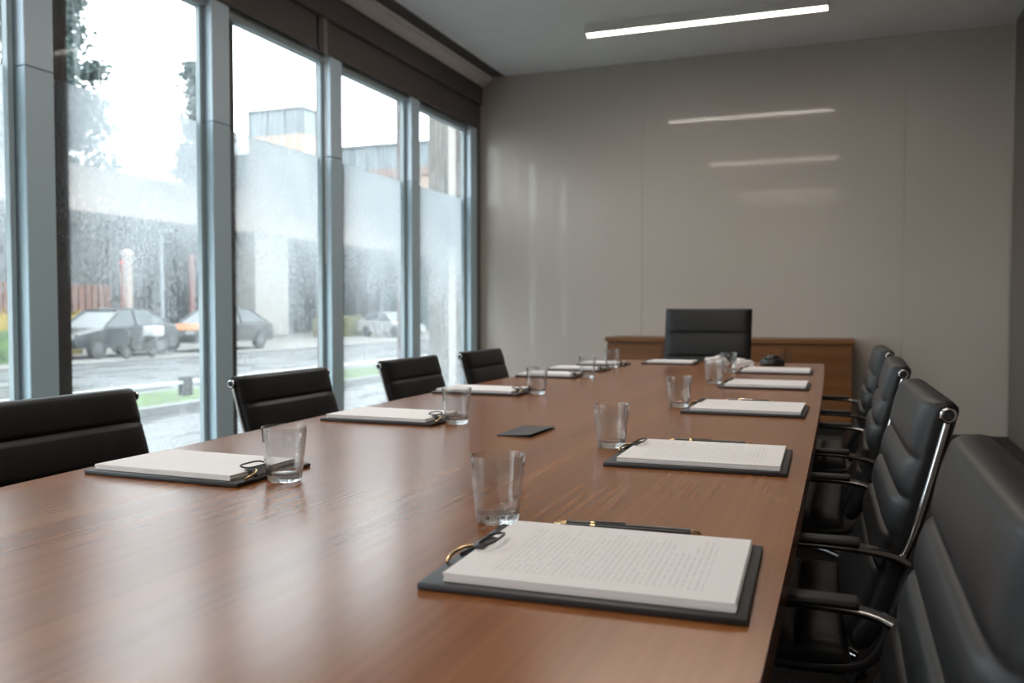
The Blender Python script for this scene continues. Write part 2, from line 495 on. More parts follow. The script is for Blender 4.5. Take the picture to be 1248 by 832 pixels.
# roller blinds
def blind(y0, y1, label, chain):
    t = empty('roller_blind', (-3.40, (y0 + y1) / 2, 3.08))
    tag(t, label, 'blind', 'roller blinds drawn up above the windows')
    h = (y1 - y0) / 2 - .004
    mesh_obj('cassette', box(B(), -.05, 0, -h, h, 0, .172, .006, 2), 'blind', t)
    mesh_obj('fabric', box(B(), -.043, -.040, -h + .008, h - .008, -.205, .05), 'blind', t)
    mesh_obj('bottom_rail', box(B(), -.048, -.035, -h + .008, h - .008, -.232, -.205, .003, 2), 'blind', t)
    if chain:
        bm = B()
        for dy in (0.0, 0.026):
            tube(bm, [(-.018, -h + .045 + dy, .02), (-.018, -h + .045 + dy, -1.7)], .0022, 6)
        tube(bm, [(-.018, -h + .045 + .013 + .013 * math.cos(a), -1.7 - .013 * math.sin(a)) for a in [PI * q / 8 for q in range(9)]], .0022, 6)
        mesh_obj('pull_chain', bm, 'soffit', t)
blind(5.22, 8.06, 'raised taupe roller blind nearest the far wall, with thin pull chain', True)
blind(1.48, 5.22, 'raised taupe roller blind over the nearer windows, left of the joint', False)

# ================================================================== LAMPS
def lamp(x0, x1, y0, y1, label, shield_lip):
    t = empty('ceiling_light', ((x0 + x1) / 2, (y0 + y1) / 2, ZC - .075))
    tag(t, label, 'ceiling light', 'linear ceiling lights')
    hx, hy = (x1 - x0) / 2, (y1 - y0) / 2
    bm = B()
    box(bm, -hx, hx, -hy, -hy + .006, 0, .075)
    box(bm, -hx, -hx + .006, -hy + .0061, hy - .0061, 0, .075)
    box(bm, hx - .006, hx, -hy + .0061, hy - .0061, 0, .075)
    box(bm, -hx + .007, hx - .007, -hy + .007, hy - .007, .032, .074)
    box(bm, -hx, hx, hy - .006, hy, 0 if not shield_lip else -.017, .075)  # far side drops into a lip, added to hide the lamp's wall reflection
    mesh_obj('housing', bm, 'lamp_case', t)
    bm = B()
    box(bm, -hx + .0065, hx - .0065, -hy + .0065, hy - .0065, .002, .03)
    if shield_lip:
        box(bm, -hx + .0065, hx - .0065, hy - .012, hy - .0065, -.016, .002)  # lit inner face of the added lip, put in as glow
    mesh_obj('diffuser', bm, 'lamp_soft' if shield_lip else 'lamp', t)
lamp(-2.0, -0.145, 6.88, 6.95, 'long lit linear ceiling light in view above the far table end', True)

# ================================================================== TABLE
TZ = 0.74
def edge_r(y): return -.060 - .0028 * (y - 1.1) ** 2
def edge_l(y): return -1.405 + .017 * (y - 3.1) ** 2
Y0, Y1 = 0.12, 5.17
tb = empty('conference_table', (-.735, 2.65, 0))
tag(tb, 'long glossy walnut conference table running towards the far wall', 'table')
out = []
n = 40
for i in range(n + 1):
    y = Y0 + (Y1 - Y0) * i / n
    out.append((edge_r(y) + .735, y - 2.65))
for i in range(n, -1, -1):
    y = Y0 + (Y1 - Y0) * i / n
    out.append((edge_l(y) + .735, y - 2.65))
bm = B(); prism(bm, out, 'z', TZ - .042, TZ)
es = [e for e in bm.edges if abs(e.verts[0].co.z - TZ) < 1e-5 and abs(e.verts[1].co.z - TZ) < 1e-5]
bmesh.ops.bevel(bm, geom=es, offset=.004, segments=2, affect='EDGES')
mesh_obj('tabletop', bm, 'table', tb)
bm = B()
ins = [(x * .93, y * .985) for x, y in out]
prism(bm, ins, 'z', TZ - .052, TZ - .0421)
mesh_obj('underframe', bm, 'table_edge', tb)
for yc in (1.2, 4.1):
    bm = B(); box(bm, -.17, .17, yc - 2.65 - .28, yc - 2.65 + .28, .03, TZ - .052, .01, 2)
    box(bm, -.21, .21, yc - 2.65 - .33, yc - 2.65 + .33, 0.0, .03, .005, 2)
    mesh_obj('pedestal', bm, 'table_edge', tb)

# ================================================================== CREDENZA
cr = empty('credenza', (-.97, 7.83, 0))
tag(cr, 'low brown wooden credenza against the far wall behind the end chair', 'cabinet')
mesh_obj('top', box(B(), -1.045, 1.045, -.235, .255, .762, .80, .003, 2), 'credenza', cr)
mesh_obj('body', box(B(), -1.03, 1.03, -.20, .25, .08, .762), 'credenza', cr)
mesh_obj('plinth', box(B(), -1.0, 1.0, -.16, .24, 0, .08), 'black_plastic', cr)
for k in range(4):
    x0 = -1.03 + k * .515
    d = mesh_obj('door', box(B(), x0 + .0015, x0 + .5135, -.222, -.2, .085, .735, .0015, 1), 'credenza', cr)
    s = 1 if k % 2 == 0 else -1
    hx = x0 + .2575 + s * .235
    bm = B(); box(bm, hx - .004, hx + .004, -.232, -.222, .60, .70, .002, 1)
    mesh_obj('handle', bm, 'fin', d)

# ================================================================== CHAIRS
def pad(bm, prof2d, hw, T, back, seams, seamdepth=0.22, nx=16, roll=0.0, thick_end=True, bol=0.82):
    """padded sling: prof2d list of (y,z) from front to top; seams = arc distances measured from the END"""
    pts = [Vector((0, p[0], p[1])) for p in prof2d]
    pts, Ls = resample(smooth_path(pts, 3), .006)
    n = len(pts)
    frames = []
    for i in range(n):
        t = pts[min(i + 1, n - 1)] - pts[max(i - 1, 0)]; t.normalize()
        frames.append((pts[i], Vector((0, t.z, -t.y))))
    s = [Ls * i / (n - 1) for i in range(n)]
    xs = []
    for k in range(nx + 1):
        q = -1 + 2 * k / nx
        xs.append(math.copysign(1 - (1 - abs(q)) ** 2.0, q))
    F, K = [], []
    for i, (p, nm) in enumerate(frames):
        d_end = Ls - s[i]; d_st = s[i]
        prof = 1.0
        for q in seams:
            prof -= seamdepth * math.exp(-((d_end - q) / .0045) ** 2)
        knots = sorted([0.0] + list(seams) + [Ls])
        for a, c in zip(knots, knots[1:]):
            if a <= d_end <= c:
                u = (d_end - a) / max(c - a, 1e-6)
                prof += 0.12 * math.sin(PI * u) - .05
        endf = min(1.0, (lambda q: math.sqrt(max(0.0, 1 - (1 - q) ** 2)))(min(1.0, min(d_end, d_st) / .016)) if thick_end else 1.0)
        rf, rk = [], []
        for x in xs:
            ax = abs(x)
            e = (1 - ax ** 12) ** .5 if ax < 1 else 0.0
            pr = prof if ax < bol else prof * (1 - (ax - bol) / (1 - bol) * .5) + (ax - bol) / (1 - bol) * .5
            if bol - .03 < ax < bol + .03: pr -= .06
            th = T * (0.30 + 0.70 * e) * pr * (0.25 + 0.75 * endf)
            rf.append(bm.verts.new((x * hw, p.y + nm.y * th, p.z + nm.z * th)))
            bk = back * (0.4 + 0.6 * e) * (0.3 + 0.7 * endf)
            rk.append(bm.verts.new((x * hw, p.y - nm.y * bk, p.z - nm.z * bk)))
        F.append(rf); K.append(rk)
    for i in range(n - 1):
        for k in range(nx):
            bm.faces.new((F[i][k], F[i][k + 1], F[i + 1][k + 1], F[i + 1][k]))
            bm.faces.new((K[i][k], K[i + 1][k], K[i + 1][k + 1], K[i][k + 1]))
        bm.faces.new((F[i][0], F[i + 1][0], K[i + 1][0], K[i][0]))
        bm.faces.new((F[i][nx], K[i][nx], K[i + 1][nx], F[i + 1][nx]))
    for k in range(nx):
        bm.faces.new((F[0][k], K[0][k], K[0][k + 1], F[0][k + 1]))
        bm.faces.new((F[-1][k], F[-1][k + 1], K[-1][k + 1], K[-1][k]))
    return bm

def make_chair(H, width, label, group, seams, T=.040, ring=True, rail_in=0.0):
    t = empty('office_chair')
    tag(t, label, 'chair', group)
    hw = width / 2 - .022
    rx = hw + .006 - rail_in
    top = (-.345, H)
    sy = (H - .50) / (.885 - .50)
    back_low = [(-.208, .474), (-.232, .505), (-.252, .545)]
    mid = (-.287, .545 + (H - .545) * .36)
    prof_b = back_low + [mid, top]
    tdir = Vector((top[0] - mid[0], top[1] - mid[1])).normalized()
    nrm = Vector((tdir.y, -tdir.x))
    c = Vector(top) - tdir * .021 + nrm * .001
    bm = B(); pad(bm, prof_b, hw, T, .020, seams)
    bk = mesh_obj('backrest', bm, 'leather', t, 50)
    bm = B(); pad(bm, [(.262, .418), (.256, .448), (.225, .464), (.10, .462), (-.05, .453), (-.198, .449)], hw + .006, .036, .034, [.09, .17, .25, .33])
    mesh_obj('seat', bm, 'leather', t, 50)
    low = [(.245, .420), (.238, .440), (.20, .447), (-.03, .436), (-.195, .434), (-.244, .468), (-.266, .545), (mid[0] - .012, mid[1] - .02)]
    upp = [(-.274, .632), (mid[0] - .008, mid[1] + .015), (c.x - .002, c.y)]
    for s in (-1, 1):
        bm = B(); tube(bm, smooth_path([(s * (rx - .004), p[0], p[1]) for p in low], 3), 0, 8, flat=(.006, .010))
        mesh_obj('seat_frame', bm, 'black_plastic', t, 60)
        bm = B(); tube(bm, smooth_path([(s * rx, p[0], p[1]) for p in upp], 3), 0, 8, flat=(.003, .005))
        rail = mesh_obj('side_rail', bm, 'chrome', t, 60)
        if ring:
            bm = B(); tube(bm, [(s * (rx + .006), c.x + .0098 * math.cos(2 * PI * q / 20), c.y + .0098 * math.sin(2 * PI * q / 20)) for q in range(20)], .0034, 8, closed=True)
            mesh_obj('ring', bm, 'chrome', rail, 60)
            bm = B(); lathe(bm, [(0, -.006), (.0072, -.006), (.0072, .004), (0, .004)], 16, (s * (rx + .006), c.x, c.y), 'x')
            mesh_obj('hub', bm, 'black_plastic', rail, 40)
        # arm: chrome loop with a black pad
        ax = s * (rx + .030)
        path = [(s * (rx + .006), -.283, .628), (s * (rx + .012), -.262, .640), (ax, -.225, .652), (ax, -.15, .656), (ax, .09, .656), (ax, .165, .646), (ax, .190, .58), (ax, .185, .49), (s * (rx + .012), .155, .436), (s * (rx + .004), .13, .434)]
        bm = B(); tube(bm, smooth_path(path, 3), 0, 10, flat=(.013, .008))
        arm = mesh_obj('armrest', bm, 'chrome_dark_reflection', t, 60)
        bm = B(); box(bm, ax - .019, ax + .019, -.21, .125, .657, .668, .005, 3)
        mesh_obj('arm_pad', bm, 'arm_pad', arm, 50)
    bm = B()
    for y in (.12, -.12):
        tube(bm, [(-rx, y, .437), (rx, y, .434)], .009, 8)
    box(bm, -.07, .07, -.15, .15, .405, .428, .006, 2)
    mesh_obj('seat_support', bm, 'black_plastic', t, 40)
    bm = B(); lathe(bm, [(0, .10), (.028, .10), (.028, .26), (.016, .265), (.016, .41), (0, .41)], 20)
    mesh_obj('gas_column', bm, 'black_plastic', t, 40)
    bm = B(); lathe(bm, [(0, .072), (.045, .072), (.05, .085), (.045, .115), (.03, .125), (0, .125)], 24)
    mesh_obj('base_hub', bm, 'chrome', t, 40)
    for k in range(5):
        a = 2 * PI * k / 5 + .3
        d = Vector((math.cos(a), math.sin(a), 0))
        bm = B(); tube(bm, [d * .035 + Vector((0, 0, .098)), d * .18 + Vector((0, 0, .088)), d * .295 + Vector((0, 0, .072))], [.020, .016, .012], 10)
        lg = mesh_obj('base_leg', bm, 'chrome', t, 50)
        bm = B()
        p = d * .285; sd = Vector((-d.y, d.x, 0))
        for q in (-1, 1):
            cc = p + sd * (.013 * q)
            ring_pts = []
            lo, hi = [], []
            for m in range(16):
                b_ = 2 * PI * m / 16
                off = d * (.026 * math.cos(b_)) + Vector((0, 0, .0265 + .026 * math.sin(b_)))
                lo.append(bm.verts.new(cc - sd * .008 + off)); hi.append(bm.verts.new(cc + sd * .008 + off))
            for m in range(16):
                bm.faces.new((lo[m], lo[(m + 1) % 16], hi[(m + 1) % 16], hi[m]))
            bm.faces.new(lo); bm.faces.new(hi)
        tube(bm, [p + Vector((0, 0, .03)), p + Vector((0, 0, .075))], .007, 8)
        mesh_obj('caster', bm, 'black_plastic', lg, 40)
    return t

SE = [.105, .172, .238, .304]
right = make_chair(.892, .555, '', 'black leather chairs along the right table side', SE)
R_LAB = ['nearest black leather chair at right, cut off by the photo edge',
         'second black leather chair from the front on the right table side, chrome frame in view',
         'third black leather chair from the front on the right table side',
         'farthest black leather chair on the right table side, nearest the credenza']
for i, y in enumerate((.905, 1.80, 2.77, 3.73)):
    c = right if i == 0 else copy_tree(right)
    c.location = (-.188, y, 0); c.rotation_euler = (0, 0, PI / 2 + (0, .02, -.02, .01)[i])
    c['label'] = R_LAB[i]
left = make_chair(.841, .53, '', 'black leather chairs along the window side', [.092, .185, .27], T=.030)
L_LAB = ['nearest black leather chair on the window side, cut off by the left photo edge',
         'second black leather chair from the front on the window side',
         'third black leather chair from the front on the window side',
         'farthest black leather chair on the window side, near the room corner']
for i, y in enumerate((1.475, 2.36, 3.235, 4.00)):
    c = left if i == 0 else copy_tree(left)
    c.location = (-1.36, y, 0); c.rotation_euler = (0, 0, -PI / 2)
    c['label'] = L_LAB[i]
e = make_chair(1.05, .585, 'tall black leather chair at the far head of the table', None, [.16, .31, .43], T=.034, ring=False, rail_in=.03)
e.location = (-.815, 5.30, 0); e.rotation_euler = (0, 0, PI)

# ================================================================== CLIPBOARDS
def clipboard(x, y, lx, ly, rz, clip_side, label, sheets=.009, cy_=.03, grp='clipboards with paper along the table'):
    t = empty('clipboard', (x, y, TZ), rz)
    tag(t, label, 'clipboard', grp)
    s = clip_side
    mesh_obj('board', box(B(), -lx / 2, lx / 2, -ly / 2, ly / 2, 0, .008, .0025, 2), 'board', t, 40)
    # paper stack: several slightly shifted bundles
    bm = B()
    px0, px1 = -lx / 2 + .012, lx / 2 - .012
    if s < 0: px0 = -lx / 2 + .026
    else: px1 = lx / 2 - .026
    k = 4
    for q in range(k):
        j = random.uniform(-.0015, .0015); j2 = random.uniform(-.001, .001)
        z0 = .0082 + sheets * q / k
        box(bm, px0 + j, px1 + j, -ly / 2 + .014 + j2, ly / 2 - .014 + j2, z0, z0 + sheets / k - .0002)
    mesh_obj('paper_stack', bm, 'paper' if s < 0 and y < 3 else 'plain_paper', t)
    # clip on the table-centre side: low black bar, wire lever on the paper, brass hook on the edge
    zt = .0082 + sheets
    ex = s * lx / 2
    w = .026
    bm = B()
    prism(bm, [(ex - s * .034, zt + .0003), (ex - s * .034, zt + .0018), (ex - s * .022, zt + .0026), (ex - s * .006, .0118), (ex - s * .004, .0082), (ex - s * .024, .0082), (ex - s * .0245, zt + .0003)], 'y', cy_ - w, cy_ + w)
    cl = mesh_obj('clip_bar', bm, 'board', t)
    x0, x1 = ex - s * .024, ex - s * .046
    pts = []
    for q in range(24):
        a = 2 * PI * q / 24
        ca, sa = math.cos(a), math.sin(a)
        px = (x0 + x1) / 2 + (x0 - x1) / 2 * math.copysign(abs(ca) ** .7, ca)
        py = cy_ + .029 * math.copysign(abs(sa) ** .6, sa)
        pts.append((px, py, zt + .0045 + .004 * (px - x0) / (x1 - x0)))
    bm = B(); tube(bm, pts, .0016, 8, closed=True)
    mesh_obj('wire_lever', bm, 'wire', cl, 60)
    pts = [(ex - s * .004, cy_ - .062, .0095), (ex - s * .002, cy_ - .055, .013), (ex - s * .003, cy_ - .036, .016), (ex - s * .010, cy_ - .022, .018), (ex - s * .018, cy_ - .016, .018)]
    bm = B(); tube(bm, smooth_path(pts, 3), [.0022] * 200, 8)
    mesh_obj('brass_hook', bm, 'gold', cl, 60)
    return t
GRP = 'clipboards with paper along the table'
for x, y, lx, ly, rz, s, lab in [
    (-.259, .970, .345, .275, math.radians(2.0), -1, 'large black clipboard of printed sheets in the foreground, nearest on the right table side'),
    (-.266, 1.765, .340, .285, math.radians(1.2), -1, 'second black clipboard from the front on the right table side, a pen behind it'),
    (-.272, 2.675, .345, .29, math.radians(-.6), -1, 'third black clipboard from the front on the right table side'),
    (-.290, 3.555, .335, .29, math.radians(.4), -1, 'fourth black clipboard from the front on the right table side'),
    (-.312, 4.385, .345, .29, math.radians(.5), -1, 'fifth clipboard on the right table side, in front of the black conference phone'),
    (-1.126, 1.305, .345, .215, math.radians(-.6), 1, 'nearest black clipboard on the window side of the table'),
    (-1.160, 2.125, .340, .225, math.radians(-.4), 1, 'second black clipboard from the front on the window side'),
    (-1.228, 2.935, .330, .22, math.radians(.2), 1, 'third black clipboard from the front on the window side'),
    (-1.245, 3.765, .280, .22, math.radians(.2), 1, 'fourth black clipboard from the front on the window side'),
    (-1.240, 4.190, .280, .20, 0.0, 1, 'thin clipboard just behind the fourth one on the window side'),
    (-1.235, 4.640, .260, .20, 0.0, 1, 'farthest clipboard on the window side, beside the last glass'),
    (-.915, 4.900, .290, .22, 0.0, -1, 'clipboard set at the far table end in front of the tall chair')]:
    clipboard(x, y, lx, ly, rz, s, lab, cy_=0.0 if ly == .275 else .05 if s < 0 else -.02)

# ================================================================== GLASSES
def glass_mesh():
    bm = B()
    prof = [(0, 0), (.024, 0), (.0285, .0015), (.0305, .006), (.0345, .040), (.0395, .0945), (.0391, .0962), (.0383, .0962), (.0377, .0945),
            (.0328, .042), (.0295, .0185), (.0265, .0150), (.018, .0135), (0, .013)]
    lathe(bm, prof, 64)
    return bm
g0 = mesh_obj('drinking_glass', glass_mesh(), 'glass', None, 50)
G_LAB = [(-.457, 1.137, 'empty clear glass at the corner of the foreground clipboard'),
         (-.474, 1.845, 'empty clear glass beside the second clipboard on the right side'),
         (-.478, 2.699, 'empty clear glass beside the third clipboard on the right side'),
         (-.496, 3.600, 'empty clear glass beside the fourth clipboard on the right side'),
         (-.522, 4.300, 'clear glass beside the fifth clipboard on the right side, before a white napkin'),
         (-.918, 1.278, 'nearest clear glass on the window side, in front of the first clipboard clip'),
         (-.955, 2.086, 'second clear glass from the front on the window side'),
         (-1.026, 2.931, 'third clear glass from the front on the window side'),
         (-1.068, 3.728, 'fourth clear glass from the front on the window side'),
         (-1.138, 4.435, 'farthest clear glass on the window side')]
for i, (x, y, lab) in enumerate(G_LAB):
    g = g0 if i == 0 else g0.copy()
    if i: COL.objects.link(g)
    g.location = (x, y, TZ + .0003); g.rotation_euler = (0, 0, i * 1.3)
    tag(g, lab, 'glass', 'drinking glasses on the table')

# ================================================================== PENS, CARD, NAPKINS, PHONE
def pen(x0, y0, x1, y1, label):
    a = math.atan2(y1 - y0, x1 - x0); Lp = math.hypot(x1 - x0, y1 - y0)
    t = empty('pen', ((x0 + x1) / 2, (y0 + y1) / 2, TZ + .0064), a)
    tag(t, label, 'pen', 'black and gold pens')
    h = Lp / 2
    mesh_obj('barrel', lathe(B(), [(0, -h + .018), (.0054, -h + .018), (.0060, -h + .05), (.0057, h - .014), (0, h - .014)], 20, axis='x'), 'pen', t, 40)
    mesh_obj('cap_end', lathe(B(), [(0, h - .0139), (.0048, h - .0139), (.0040, h - .006), (.0018, h - .002), (0, h)], 20, axis='x'), 'gold', t, 40)
    mesh_obj('tip', lathe(B(), [(0, -h), (.0012, -h + .001), (.0040, -h + .013), (.0046, -h + .0179), (0, -h + .0179)], 20, axis='x'), 'gold', t, 40)
    mesh_obj('band', lathe(B(), [(.0056, -h + .052), (.0064, -h + .052), (.0064, -h + .058), (.0056, -h + .058)], 20, axis='x', closed=True), 'gold', t, 40)
    bm = B(); box(bm, -h + .056, -h + .10, -.0015, .0015, .0062, .0074, .0005, 1)
    mesh_obj('pocket_clip', bm, 'chrome', t)
pen(-.372, 1.134, -.172, 1.148, 'black pen with gold ends behind the foreground clipboard')
pen(-.374, 1.954, -.186, 1.962, 'black pen behind the second clipboard on the right side')
pen(-.372, 2.894, -.208, 2.902, 'black pen behind the third clipboard on the right side')

fd = empty('folded_card', (-.729, 2.008, TZ), math.radians(-1.5))
tag(fd, 'small dark grey folded card lying alone in the middle of the table', 'card')
mesh_obj('back_cover', box(B(), -.043, .043, -.088, .088, 0, .0018, .0006, 1), 'slate', fd)
bm = B()
q = []
for i in range(9):
    u = i / 8
    q.append((-.043 + .086 * u, .0019 + .004 * u ** 2))
prism(bm, q + [(x, z + .0015) for x, z in reversed(q)], 'y', -.0875, .0875)
mesh_obj('front_cover', bm, 'slate', fd)

def crumple(x, y, sx, sy, sz, seed, label):
    bm = B()
    bmesh.ops.create_icosphere(bm, subdivisions=5, radius=1.0)
    for v in bm.verts:
        p = v.co.copy()
        d = mnoise.noise(p * 1.3 + Vector((seed, 0, 0))) * .45 + abs(mnoise.noise(p * 3.1 + Vector((0, seed, 0)))) * .35 - abs(mnoise.noise(p * 6 + Vector((0, 0, seed)))) * .18
        p = p * (1 + d)
        v.co = Vector((p.x * sx, p.y * sy, max(p.z, -.55) * sz))
    zmin = min(v.co.z for v in bm.verts)
    for v in bm.verts: v.co.z -= zmin
    o = mesh_obj('crumpled_napkin', bm, 'napkin', None, 35)
    o.location = (x, y, TZ)
    tag(o, label, 'napkin', 'crumpled white napkins at the far table end')
crumple(-.655, 4.86, .062, .05, .030, 3.0, 'crumpled white napkin lying between far clipboard and glass')
crumple(-.495, 4.67, .050, .045, .030, 9.0, 'crumpled white napkin beside the fifth clipboard, towards the phone')

ph = empty('conference_phone', (-.365, 4.92, TZ))
tag(ph, 'black conference phone near the far right corner of the table', 'phone')
mesh_obj('body', lathe(B(), [(0, 0), (.060, 0), (.066, .006), (.066, .020), (.058, .034), (.040, .040), (0, .041)], 40), 'black_plastic', ph, 40)
bm = B(); lathe(bm, [(.044, .041), (.050, .041), (.050, .045), (.044, .045)], 40, closed=True)
mesh_obj('speaker_ring', bm, 'pen', ph, 40)
bm = B(); lathe(bm, [(0, .0405), (.036, .0405), (.030, .054), (.012, .058), (0, .058)], 32)
mesh_obj('speaker_dome', bm, 'pen', ph, 40)
bm = B()
for k in range(3):
    box(bm, -.022 + k * .016, -.010 + k * .016, -.0665, -.0625, .009, .016, .001, 1)
mesh_obj('key', bm, 'arm_pad', ph)

# ================================================================== OUTSIDE
GZ = -.30
struct(mesh_obj('street', box(B(), -120, -3.72, -40, 150, GZ - .2, GZ), 'wet'))
struct(mesh_obj('pavement', box(B(), -60, -17.3, -30, 130, GZ, GZ + .06), 'concrete'))
struct(mesh_obj('kerb', box(B(), -17.3, -17.05, -30, 130, GZ, GZ + .075), 'kerb'))
lw = struct(mesh_obj('lawn', box(B(), -9.75, -8.35, -20, 60, GZ, GZ + .10), 'lawn'))
struct(mesh_obj('lawn_kerb', box(B(), -8.35, -8.15, -20, 60, GZ, GZ + .11), 'kerb'))
rl = empty('low_railing', (-9.0, 12, GZ + .10))
tag(rl, 'low white railing along the green lawn strip outside', 'railing')
mesh_obj('top_bar', box(B(), -.03, .03, -9, 20, .17, .215), 'rail_white', rl)
for k in range(8):
    yk = -1.85 + (k - 2) * 4.05 
    mesh_obj('post', box(B(), -.07, .07, yk - .07, yk + .07, -.02, .27), 'tyre', rl)

st = tag(mesh_obj('stone_pillar', box(B(), -4.62, -3.2, 9.3, 10.2, GZ, 5.5, .01, 1), 'stone'), 'rough beige stone pillar outside the last window', 'pillar')

# long building with deep fascia
ba = empty('long_building', (-27, 30, GZ + .06))
tag(ba, 'long beige building across the street with deep fascia over a dark recessed ground floor', 'building')
mesh_obj('recessed_facade', box(B(), -8, -3.4, -45, 22, 0, 5.1), 'recess', ba)
mesh_obj('fascia', box(B(), -8, .2, -45, 22, 5.02, 6.72), 'beige', ba)
mesh_obj('upper_block', box(B(), -3.5, 0.0, 9.5, 11.9, 6.72, 10.7), 'beige', ba)
pg = mesh_obj('rooftop_room', box(B(), -3.5, 0.0, 9.5, 11.9, 10.7, 12.0), 'bglass', ba)
bm = B()
for k in range(3):
    box(bm, .0, .06, 9.5 + k * 1.2, 9.58 + k * 1.2, 10.7, 12.0)
for k in range(4):
    box(bm, -3.5 + k * 1.14, -3.42 + k * 1.14, 9.44, 9.5, 10.7, 12.0)
box(bm, -3.6, .1, 9.4, 12.0, 12.0, 12.1)
mesh_obj('glazing_bars', bm, 'bframe', pg)
mesh_obj('portico_column', box(B(), -1.3, .15, 5.2, 7.9, 0, 5.02, .03, 1), 'column', ba)
mesh_obj('portico_column', box(B(), -1.3, .15, -25.5, -23.4, 0, 5.02, .03, 1), 'column', ba)

bb = empty('far_building', (-28, 56, GZ + .06))
tag(bb, 'wide pale building at the end of the street with glazed top storey', 'building')
mesh_obj('wall', box(B(), -20, 12, 0, 12, 0, 11.2), 'beige', bb)
mesh_obj('base_storey', box(B(), -20, 12, -.1, 0, 0, 5.2), 'recess', bb)
mesh_obj('pink_band', box(B(), -20, 12, -.15, 0, 10.9, 11.5), 'pinkband', bb)
gs = mesh_obj('glazed_storey', box(B(), -20, 12, .3, 12, 11.5, 13.25), 'bglass', bb)
bm = B()
for k in range(26):
    box(bm, -20 + k * 1.25, -19.88 + k * 1.25, .24, .3, 11.5, 13.25)
mesh_obj('glazing_bars', bm, 'bframe', gs)
mesh_obj('roof_edge', box(B(), -20.2, 12.2, .1, 12.2, 13.25, 13.4), 'bframe', bb)

# slatted fence and posts
fc = empty('slatted_fence', (-24, 20.5, GZ + .06))
tag(fc, 'reddish brown slatted fence behind the parked dark car', 'fence')
bm = B()
for k in range(22):
    box(bm, -.03, .03, -3.2 + k * .28, -2.98 + k * .28, 0, 2.15)
mesh_obj('slats', bm, 'fence', fc)
bm = B()
box(bm, -.09, -.03, -3.2, 2.95, .4, .52); box(bm, -.09, -.03, -3.2, 2.95, 1.6, 1.72)
mesh_obj('rail', bm, 'fence', fc)
def post(x, y, r, h, mat, name, label, cat, cap=None):
    t = empty(name, (x, y, GZ + .06)); tag(t, label, cat)
    mesh_obj('shaft', lathe(B(), [(0, 0), (r, 0), (r, h), (0, h)], 16), mat, t, 40)
    mesh_obj('cap', lathe(B(), [(0, h), (r * 1.35, h), (r * 1.2, h + r), (0, h + r * 1.6)], 16), cap or mat, t, 40)
    mesh_obj('foot', lathe(B(), [(0, 0), (r * 1.7, 0), (r * 1.5, .12), (r, .16)], 16), mat, t, 40)
post(-23.8, 24.0, .17, 3.2, 'beige', 'gate_post', 'thick beige post at the end of the slatted fence', 'post')
post(-23.6, 23.55, .07, 2.9, 'redpost', 'sign_pole', 'thin red pole just left of the beige post', 'pole', 'red_light')
post(-24.0, 27.5, .12, 3.3, 'redpost', 'street_pole', 'red pole rising behind the orange car', 'pole')
t = empty('lamp_post', (-24.0, 25.9, GZ + .06)); tag(t, 'slim pale lamp post between beige post and red pole', 'lamp post')
mesh_obj('shaft', lathe(B(), [(0, 0), (.09, 0), (.05, 4.2), (0, 4.2)], 12), 'bframe', t, 40)
mesh_obj('lamp_head', box(B(), -.09, .5, -.08, .08, 4.2, 4.32, .03, 2), 'bframe', t, 40)

# hedges
def hedge(name, x, y, sx, sy, h, mat, label, cnt):
    t = empty(name, (x, y, GZ + .06)); tag(t, label, 'hedge', None, 'stuff')
    rnd = random.Random(int(abs(x * 100 + y)))
    bm = B()
    box(bm, -sx * .85, sx * .85, -sy * .97, sy * .97, 0, h * .86)
    for _ in range(cnt):
        px, py, pz = rnd.uniform(-sx, sx), rnd.uniform(-sy, sy), rnd.uniform(.05, h)
        s = rnd.uniform(.05, .12)
        a = Vector((rnd.gauss(0, 1), rnd.gauss(0, 1), rnd.gauss(0, 1))).normalized(); c = a.orthogonal().normalized() 
        p = Vector((px, py, pz))
        bm.faces.new([bm.verts.new(p + v) for v in (a * s, c * s * .5, -a * s, -c * s * .5)])
    mesh_obj('foliage', bm, mat, t)
hedge('green_hedge', -19.3, 13.3, .6, 3.0, .75, 'hedge', 'trimmed bright green hedge beside the street at left', 1400)
hedge('yellow_hedge', -21.5, 16.0, .6, 3.5, 1.35, 'hedgey', 'yellow flowering hedge behind the green one at left', 1400)
hedge('flower_hedge', -23.2, 36.9, .6, 1.6, 1.0, 'hedgemix', 'yellowish hedge right of the pale portico column', 1200)
hedge('dark_hedge', -27.0, 52.0, 1.4, 1.5, 3.4, 'leafdark', 'tall dark bushes in front of the far building', 2600)

# trees
def tree(x, y, h, r, z0, seed, label):
    t = empty('tree', (x, y, GZ + .06)); tag(t, label, 'tree', 'trees beyond the long building')
    rnd = random.Random(seed)
    mesh_obj('trunk', tube(B(), [(0, 0, 0), (.1, 0, h * .5), (0, .1, h * .95)], [.28, .18, .05], 8), 'bark', t, 60)
    bm = B()
    for _ in range(80):
        u = rnd.random()
        zc = z0 + (h - z0) * u
        rr = r * (1.0 - .65 * u) * math.sqrt(rnd.random())
        a = rnd.uniform(0, 2 * PI)
        c = Vector((rr * math.cos(a), rr * math.sin(a), zc))
        cr_ = rnd.uniform(.5, .95)
        for _ in range(95):
            p = c + Vector((rnd.gauss(0, .5), rnd.gauss(0, .5), rnd.gauss(0, .42))) * cr_
            s = rnd.uniform(.12, .28)
            a1 = Vector((rnd.gauss(0, 1), rnd.gauss(0, 1), rnd.gauss(0, 1))).normalized(); b1 = a1.orthogonal().normalized()
            bm.faces.new([bm.verts.new(p + v) for v in (a1 * s, b1 * s * .6, -a1 * s, -b1 * s * .6)])
    mesh_obj('foliage', bm, 'leafdark', t)
tree(-40.5, 36.0, 21.5, 3.3, 6.5, 11, 'tall dark evergreen left of centre in the second window')
